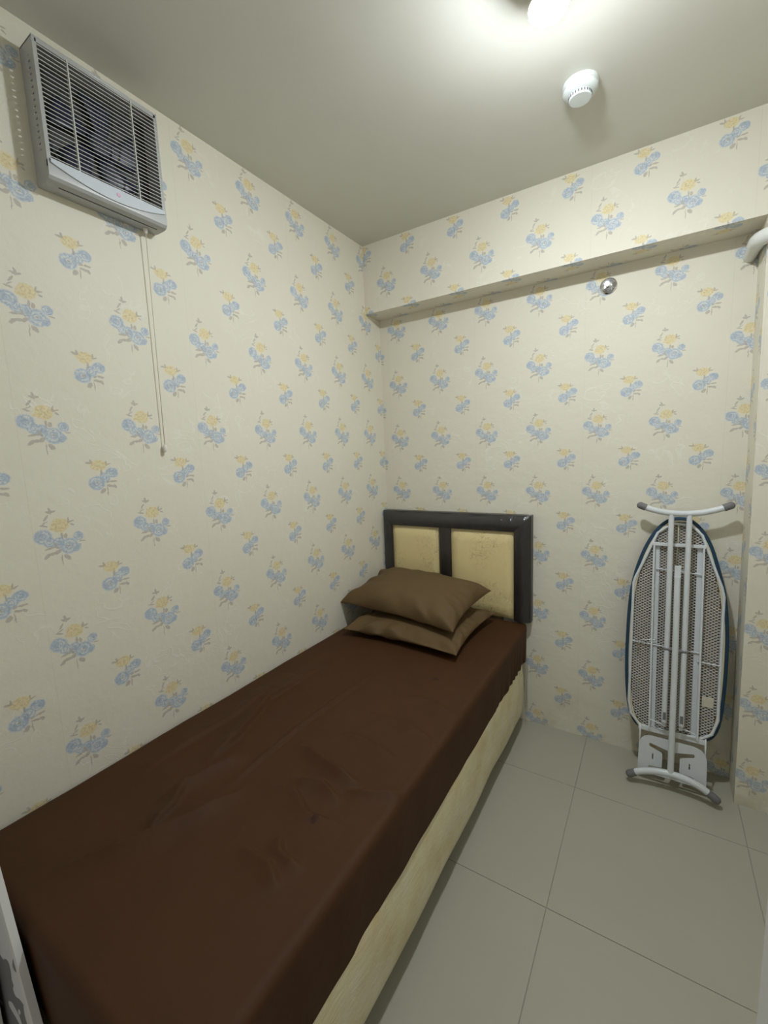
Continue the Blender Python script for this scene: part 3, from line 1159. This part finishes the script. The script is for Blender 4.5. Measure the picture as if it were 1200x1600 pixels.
# ------------------------------------------------------------------ exhaust fan on the left wall
FY0, FY1, FZ0, FZ1, FD = -1.679, -1.362, 2.226, 2.553, 0.072
FYC, FZC = (FY0 + FY1) / 2, (FZ0 + FZ1) / 2
fan = tag(empty('exhaust_fan', (0, FYC, FZ0)), 'grey louvred exhaust fan mounted high on the wall', 'fan')
fan_inv = Matrix.Translation((0, -FYC, -FZ0))


def fan_part(name, bm, mat, parent=None, **kw):
    bmesh.ops.transform(bm, matrix=fan_inv, verts=bm.verts)
    return from_bm(name, bm, mat, parent or fan, **kw)


G0, G1 = FY0 + 0.010, FY1 - 0.006          # grille opening
GZ0, GZ1 = FZ0 + 0.046, FZ1 - 0.010
bm = bmesh.new()
th = 0.006
box(bm, 0.001, FD, FY0, FY1, FZ1 - th, FZ1, 0.002)                    # top
box(bm, 0.001, FD, FY1 - th, FY1, FZ0 + 0.0298, FZ1, 0.002)                    # far side
# near side with a row of vent slots
box(bm, 0.001, 0.036, FY0, FY0 + 0.002, FZ0 + 0.0298, FZ1)
box(bm, 0.050, FD, FY0, FY0 + 0.002, FZ0 + 0.0298, FZ1)
ns = 15
sz0, sz1 = FZ0 + 0.075, FZ1 - 0.035
box(bm, 0.036, 0.050, FY0, FY0 + 0.002, FZ0 + 0.0298, sz0)
box(bm, 0.036, 0.050, FY0, FY0 + 0.002, sz1, FZ1)
for k in range(ns):
    zc_ = sz0 + (sz1 - sz0) * (k + 0.5) / ns
    box(bm, 0.036, 0.050, FY0, FY0 + 0.002, zc_ - 0.0050, zc_ + 0.0050)
# front rim round the grille
box(bm, FD - 0.003, FD, FY0 + 0.002, FY0 + 0.009, FZ0 + 0.02, FZ1 - th)
box(bm, FD - 0.008, FD, FY1 - 0.011, FY1 - th, FZ0 + 0.02, FZ1 - th)
box(bm, FD - 0.008, FD, FY0 + th, FY1 - th, GZ1 - 0.004, FZ1 - th)
fan_part('casing', bm, M['fan_case'], angle=40)
# sloping chin: back wall of the casing bottom, curved forward
bm = bmesh.new()
n = 10
for (ya, yb) in ((FY0, FY1),):
    prof = [(0.001, FZ0 + 0.002), (0.020, FZ0), (0.056, FZ0), (0.066, FZ0 + 0.003), (FD, FZ0 + 0.010), (FD + 0.001, FZ0 + 0.020), (FD, GZ0), (FD - 0.006, GZ0), (FD - 0.006, FZ0 + 0.030), (0.001, FZ0 + 0.030)]
    A = [bm.verts.new((x, ya, z)) for x, z in prof]
    Bq = [bm.verts.new((x, yb, z)) for x, z in prof]
    for k in range(len(prof)):
        k2 = (k + 1) % len(prof)
        bm.faces.new((A[k], A[k2], Bq[k2], Bq[k]))
    bm.faces.new(A)
    bm.faces.new(Bq)
fan_part('chin', bm, M['fan_case'], angle=30)
# bright crescent plate above the chin
bm = bmesh.new()
n = 24
lo, hi = [], []
for k in range(n + 1):
    s = k / n
    y = FY0 + 0.006 + (FY1 - FY0 - 0.012) * s
    arch = 4 * s * (1 - s)
    lo.append((y, GZ0 - 0.006 - 0.026 * arch))
    hi.append((y, GZ0 + 0.004))
fr = [[bm.verts.new((FD + dz, y, z)) for (y, z) in row] for dz, row in ((0.004, hi), (0.0045, lo), (0.0, lo), (0.0, hi))]
for a_ in range(4):
    A, Bq = fr[a_], fr[(a_ + 1) % 4]
    for k in range(n):
        bm.faces.new((A[k], A[k + 1], Bq[k + 1], Bq[k]))
cp = fan_part('front_plate', bm, M['fan_silver'], angle=40)
bm = bmesh.new()
lathe(bm, [(0, 0.0), (0.0055, 0.0), (0.005, 0.001), (0, 0.001)], 14, Matrix.Translation((FD + 0.0045, FYC + 0.012, GZ0 - 0.012)) @ Matrix.Rotation(math.pi / 2, 4, 'Y'))
fan_part('pink_mark', bm, M['pink'], parent=cp)
bm = bmesh.new()
box(bm, 0.044, 0.046, FY0 + 0.03, FY1 - 0.02, FZ0 - 0.0012, FZ0 + 0.001)
fan_part('bottom_groove', bm, M['slot'])
# slats
ns = 25
proto_me = None
for k in range(ns):
    z = GZ0 + 0.010 + (GZ1 - GZ0 - 0.018) * k / (ns - 1)
    if proto_me is None:
        bm = bmesh.new()
        yl, yr = G0 - 0.002 - FYC, G1 + 0.002 - FYC
        prof = [(-0.0035, 0.0010), (-0.0035, 0.0004), (-0.0010, -0.0012), (0.0, -0.0008), (0.0, 0.0006)]
        A = [bm.verts.new((x, yl, z_)) for x, z_ in prof]
        Bq = [bm.verts.new((x, yr, z_)) for x, z_ in prof]
        for q in range(5):
            bm.faces.new((A[q], A[(q + 1) % 5], Bq[(q + 1) % 5], Bq[q]))
        bm.faces.new(A)
        bm.faces.new(Bq)
        o = from_bm('slat', bm, M['fan_slat'], fan)
        proto_me = o.data
    else:
        o = bpy.data.objects.new('slat', proto_me)
        COL.objects.link(o)
        o.parent = fan
    o.location = (FD + 0.001, 0, z - FZ0)
for y in (FY0 + 0.075, FY0 + 0.237):
    bm = bmesh.new()
    box(bm, FD - 0.006, FD + 0.0025, y - 0.0014, y + 0.0014, GZ0, GZ1)
    fan_part('slat_post', bm, M['fan_slat'])
# shroud, motor and blades behind the grille
bm = bmesh.new()
box(bm, 0.001, 0.006, FY0 + th, FY1 - th, FZ0 + 0.01, FZ1 - th)
fan_part('back_plate', bm, M['fan_dark'])
rotx = Matrix.Translation((0.0, FYC, FZC + 0.01)) @ Matrix.Rotation(math.pi / 2, 4, 'Y')
bm = bmesh.new()
lathe(bm, [(0.133, 0.006), (0.133, 0.011), (0.130, 0.011), (0.126, 0.007)], 40, rotx)
fan_part('shroud_ring', bm, M['fan_dark'], angle=40)
bm = bmesh.new()
lathe(bm, [(0, 0.006), (0.032, 0.006), (0.032, 0.034), (0.026, 0.040), (0, 0.042)], 24, rotx)
hub = fan_part('motor_hub', bm, M['fan_blade'], angle=40)
for q in range(5):
    bm = bmesh.new()
    a0 = math.radians(72 * q + 20)
    pr_ = []
    for i in range(7):
        r = 0.03 + 0.092 * i / 6
        for k in range(5):
            sw = (k / 4 - 0.5) * math.radians(52 - 8 * i / 6) + 0.25 * i / 6
            a = a0 + sw
            pr_.append(bm.verts.new(rotx @ Vector((r * math.cos(a), r * math.sin(a), 0.020 + 0.014 * (k / 4 - 0.5)))))
    for i in range(6):
        for k in range(4):
            bm.faces.new((pr_[i * 5 + k], pr_[i * 5 + k + 1], pr_[i * 5 + k + 6], pr_[i * 5 + k + 5]))
    o = fan_part('blade', bm, M['fan_blade'], smooth=True)
    md = o.modifiers.new('solid', 'SOLIDIFY')
    md.thickness = 0.002
# pull cord
yc_ = -1.405
bm = bmesh.new()
lathe(bm, [(0, 0.003), (0.007, 0.002), (0.006, -0.010), (0.003, -0.014), (0, -0.014)], 14, Matrix.Translation((0.021, yc_, FZ0)))
fan_part('cord_guide', bm, M['ivory'], angle=40)
bm = bmesh.new()
tube(bm, [(0.021, yc_, FZ0 - 0.012), (0.016, yc_ - 0.003, 1.9), (0.012, yc_ - 0.007, 1.552)], 0.0013, 6)
pc = fan_part('pull_cord', bm, M['cord'], smooth=True)
bm = bmesh.new()
lathe(bm, [(0, 0.012), (0.004, 0.012), (0.0065, 0.006), (0.007, -0.008), (0.0055, -0.012), (0, -0.012)], 16, Matrix.Translation((0.012, yc_ - 0.007, 1.541)))
fan_part('pull_knob', bm, M['ivory'], parent=pc, angle=40)

# ------------------------------------------------------------------ smoke detector
DX, DY = 1.165, -0.612
sd = tag(empty('smoke_detector', (DX, DY, H)), 'round white smoke detector on the ceiling near the beam', 'smoke detector')
bm = bmesh.new()
lathe(bm, [(0, 0), (0.052, 0), (0.053, -0.006), (0.051, -0.012), (0, -0.012)], 40)
from_bm('mounting_base', bm, M['detector'], sd, angle=40)
bm = bmesh.new()
lathe(bm, [(0, -0.012), (0.0515, -0.0135), (0.0525, -0.020), (0.048, -0.027), (0.038, -0.031), (0.034, -0.032), (0, -0.032)], 40)
from_bm('body', bm, M['detector'], sd, angle=40)
bm = bmesh.new()
lathe(bm, [(0, -0.031), (0.033, -0.031), (0.034, -0.042), (0.0315, -0.045), (0, -0.046)], 40)
cap = from_bm('sensor_cap', bm, M['detector'], sd, angle=40)
slot_me = None
for k in range(24):
    a = 2 * math.pi * k / 24
    if slot_me is None:
        bm = bmesh.new()
        box(bm, 0.0325, 0.0346, -0.0016, 0.0016, -0.041, -0.034)
        o = from_bm('vent_slot', bm, M['slot'], cap)
        slot_me = o.data
    else:
        o = bpy.data.objects.new('vent_slot', slot_me)
        COL.objects.link(o)
        o.parent = cap
    o.rotation_euler = (0, 0, a)
bm = bmesh.new()
box(bm, -0.006, 0.006, -0.0575, -0.048, -0.020, -0.003, 0.002)
o = from_bm('release_clip', bm, M['detector'], sd, angle=40)
o.rotation_euler = (0, 0, math.radians(-12))

# ------------------------------------------------------------------ sprinkler head on the back wall
sp_m = Matrix.Translation((1.204, 0.0, 2.189)) @ Matrix.Rotation(math.pi / 2, 4, 'X')   # local z = towards the room (-y)
spk = tag(empty('sprinkler_head', mat=sp_m), 'small chrome sprinkler head with round plate under the beam', 'sprinkler')
bm = bmesh.new()
lathe(bm, [(0, 0.0), (0.034, 0.0), (0.034, 0.003), (0.030, 0.006), (0.022, 0.004), (0.015, 0.003), (0, 0.003)], 36)
from_bm('escutcheon', bm, M['chrome'], spk, angle=40)
bm = bmesh.new()
lathe(bm, [(0, 0.003), (0.012, 0.003), (0.012, 0.016), (0.009, 0.018), (0.009, 0.024), (0, 0.024)], 8)
from_bm('nozzle', bm, M['chrome'], spk, angle=30)
for s in (-1, 1):
    bm = bmesh.new()
    tube(bm, catmull([(s * 0.008, 0, 0.020), (s * 0.014, 0, 0.030), (s * 0.010, 0, 0.042), (0, 0, 0.048)], 5), 0.0022, 8)
    from_bm('frame_arm', bm, M['chrome'], spk, smooth=True)
bm = bmesh.new()
lathe(bm, [(0, 0.024), (0.0028, 0.026), (0.0028, 0.044), (0, 0.046)], 12)
from_bm('glass_bulb', bm, M['fan_silver'], spk, smooth=True)
bm = bmesh.new()
lathe(bm, [(0, 0.047), (0.006, 0.047), (0.016, 0.0495), (0.016, 0.051), (0.006, 0.0495), (0, 0.050)], 20)
from_bm('deflector', bm, M['chrome'], spk, angle=40)

# ------------------------------------------------------------------ drain pipe from the back wall, bending round the pillar
pipe = tag(empty('pipe', (1.687, 0.0, 2.186)), 'white plastic pipe elbow coming out beside the pillar', 'pipe')
bm = bmesh.new()
tube(bm, [(0, 0.0, 0), (0, -0.145, 0)], 0.0215, 20)
from_bm('pipe_length', bm, M['pvc'], pipe, angle=40)
bm = bmesh.new()
path = [(0, -0.125, 0), (0, -0.145, 0)]
for k in range(1, 9):
    a = math.pi / 2 * k / 8
    path.append((0.055 * (1 - math.cos(a)), -0.145 - 0.055 * math.sin(a), 0))
path.append((0.085, -0.200, 0))
tube(bm, path, 0.026, 20)
from_bm('elbow', bm, M['pvc'], pipe, angle=40)
bm = bmesh.new()
tube(bm, [(0.06, -0.200, 0), (XR - 1.687, -0.200, 0)], 0.0215, 20)
from_bm('pipe_length', bm, M['pvc'], pipe, angle=40)

# ------------------------------------------------------------------ patched board standing behind the foot of the bed
bd = tag(empty('patterned_board', (0.30, -2.048, 0)), 'white board with dark grey patches beside foot of bed', 'board')
th = 0.010
bm = bmesh.new()
q = [(-0.22, 0.0), (0.245, 0.0), (0.245 - 0.33 * 0.80, 0.80), (-0.22, 0.80)]
A = [bm.verts.new((x, -th / 2, z)) for x, z in q]
Bq = [bm.verts.new((x, th / 2, z)) for x, z in q]
for k in range(4):
    bm.faces.new((A[k], A[(k + 1) % 4], Bq[(k + 1) % 4], Bq[k]))
bm.faces.new(A)
bm.faces.new(Bq)
from_bm('sheet_panel', bm, M['patch'], bd)
bm = bmesh.new()
q = [(0.245 - 0.020, 0.0), (0.245 + 0.002, 0.0), (0.247 - 0.33 * 0.80, 0.80), (0.225 - 0.33 * 0.80, 0.80)]
A = [bm.verts.new((x, -th / 2 - 0.0015, z)) for x, z in q]
Bq = [bm.verts.new((x, th / 2 + 0.0015, z)) for x, z in q]
for k in range(4):
    bm.faces.new((A[k], A[(k + 1) % 4], Bq[(k + 1) % 4], Bq[k]))
bm.faces.new(A)
bm.faces.new(Bq)
from_bm('edge_strip', bm, M['jamb'], bd)
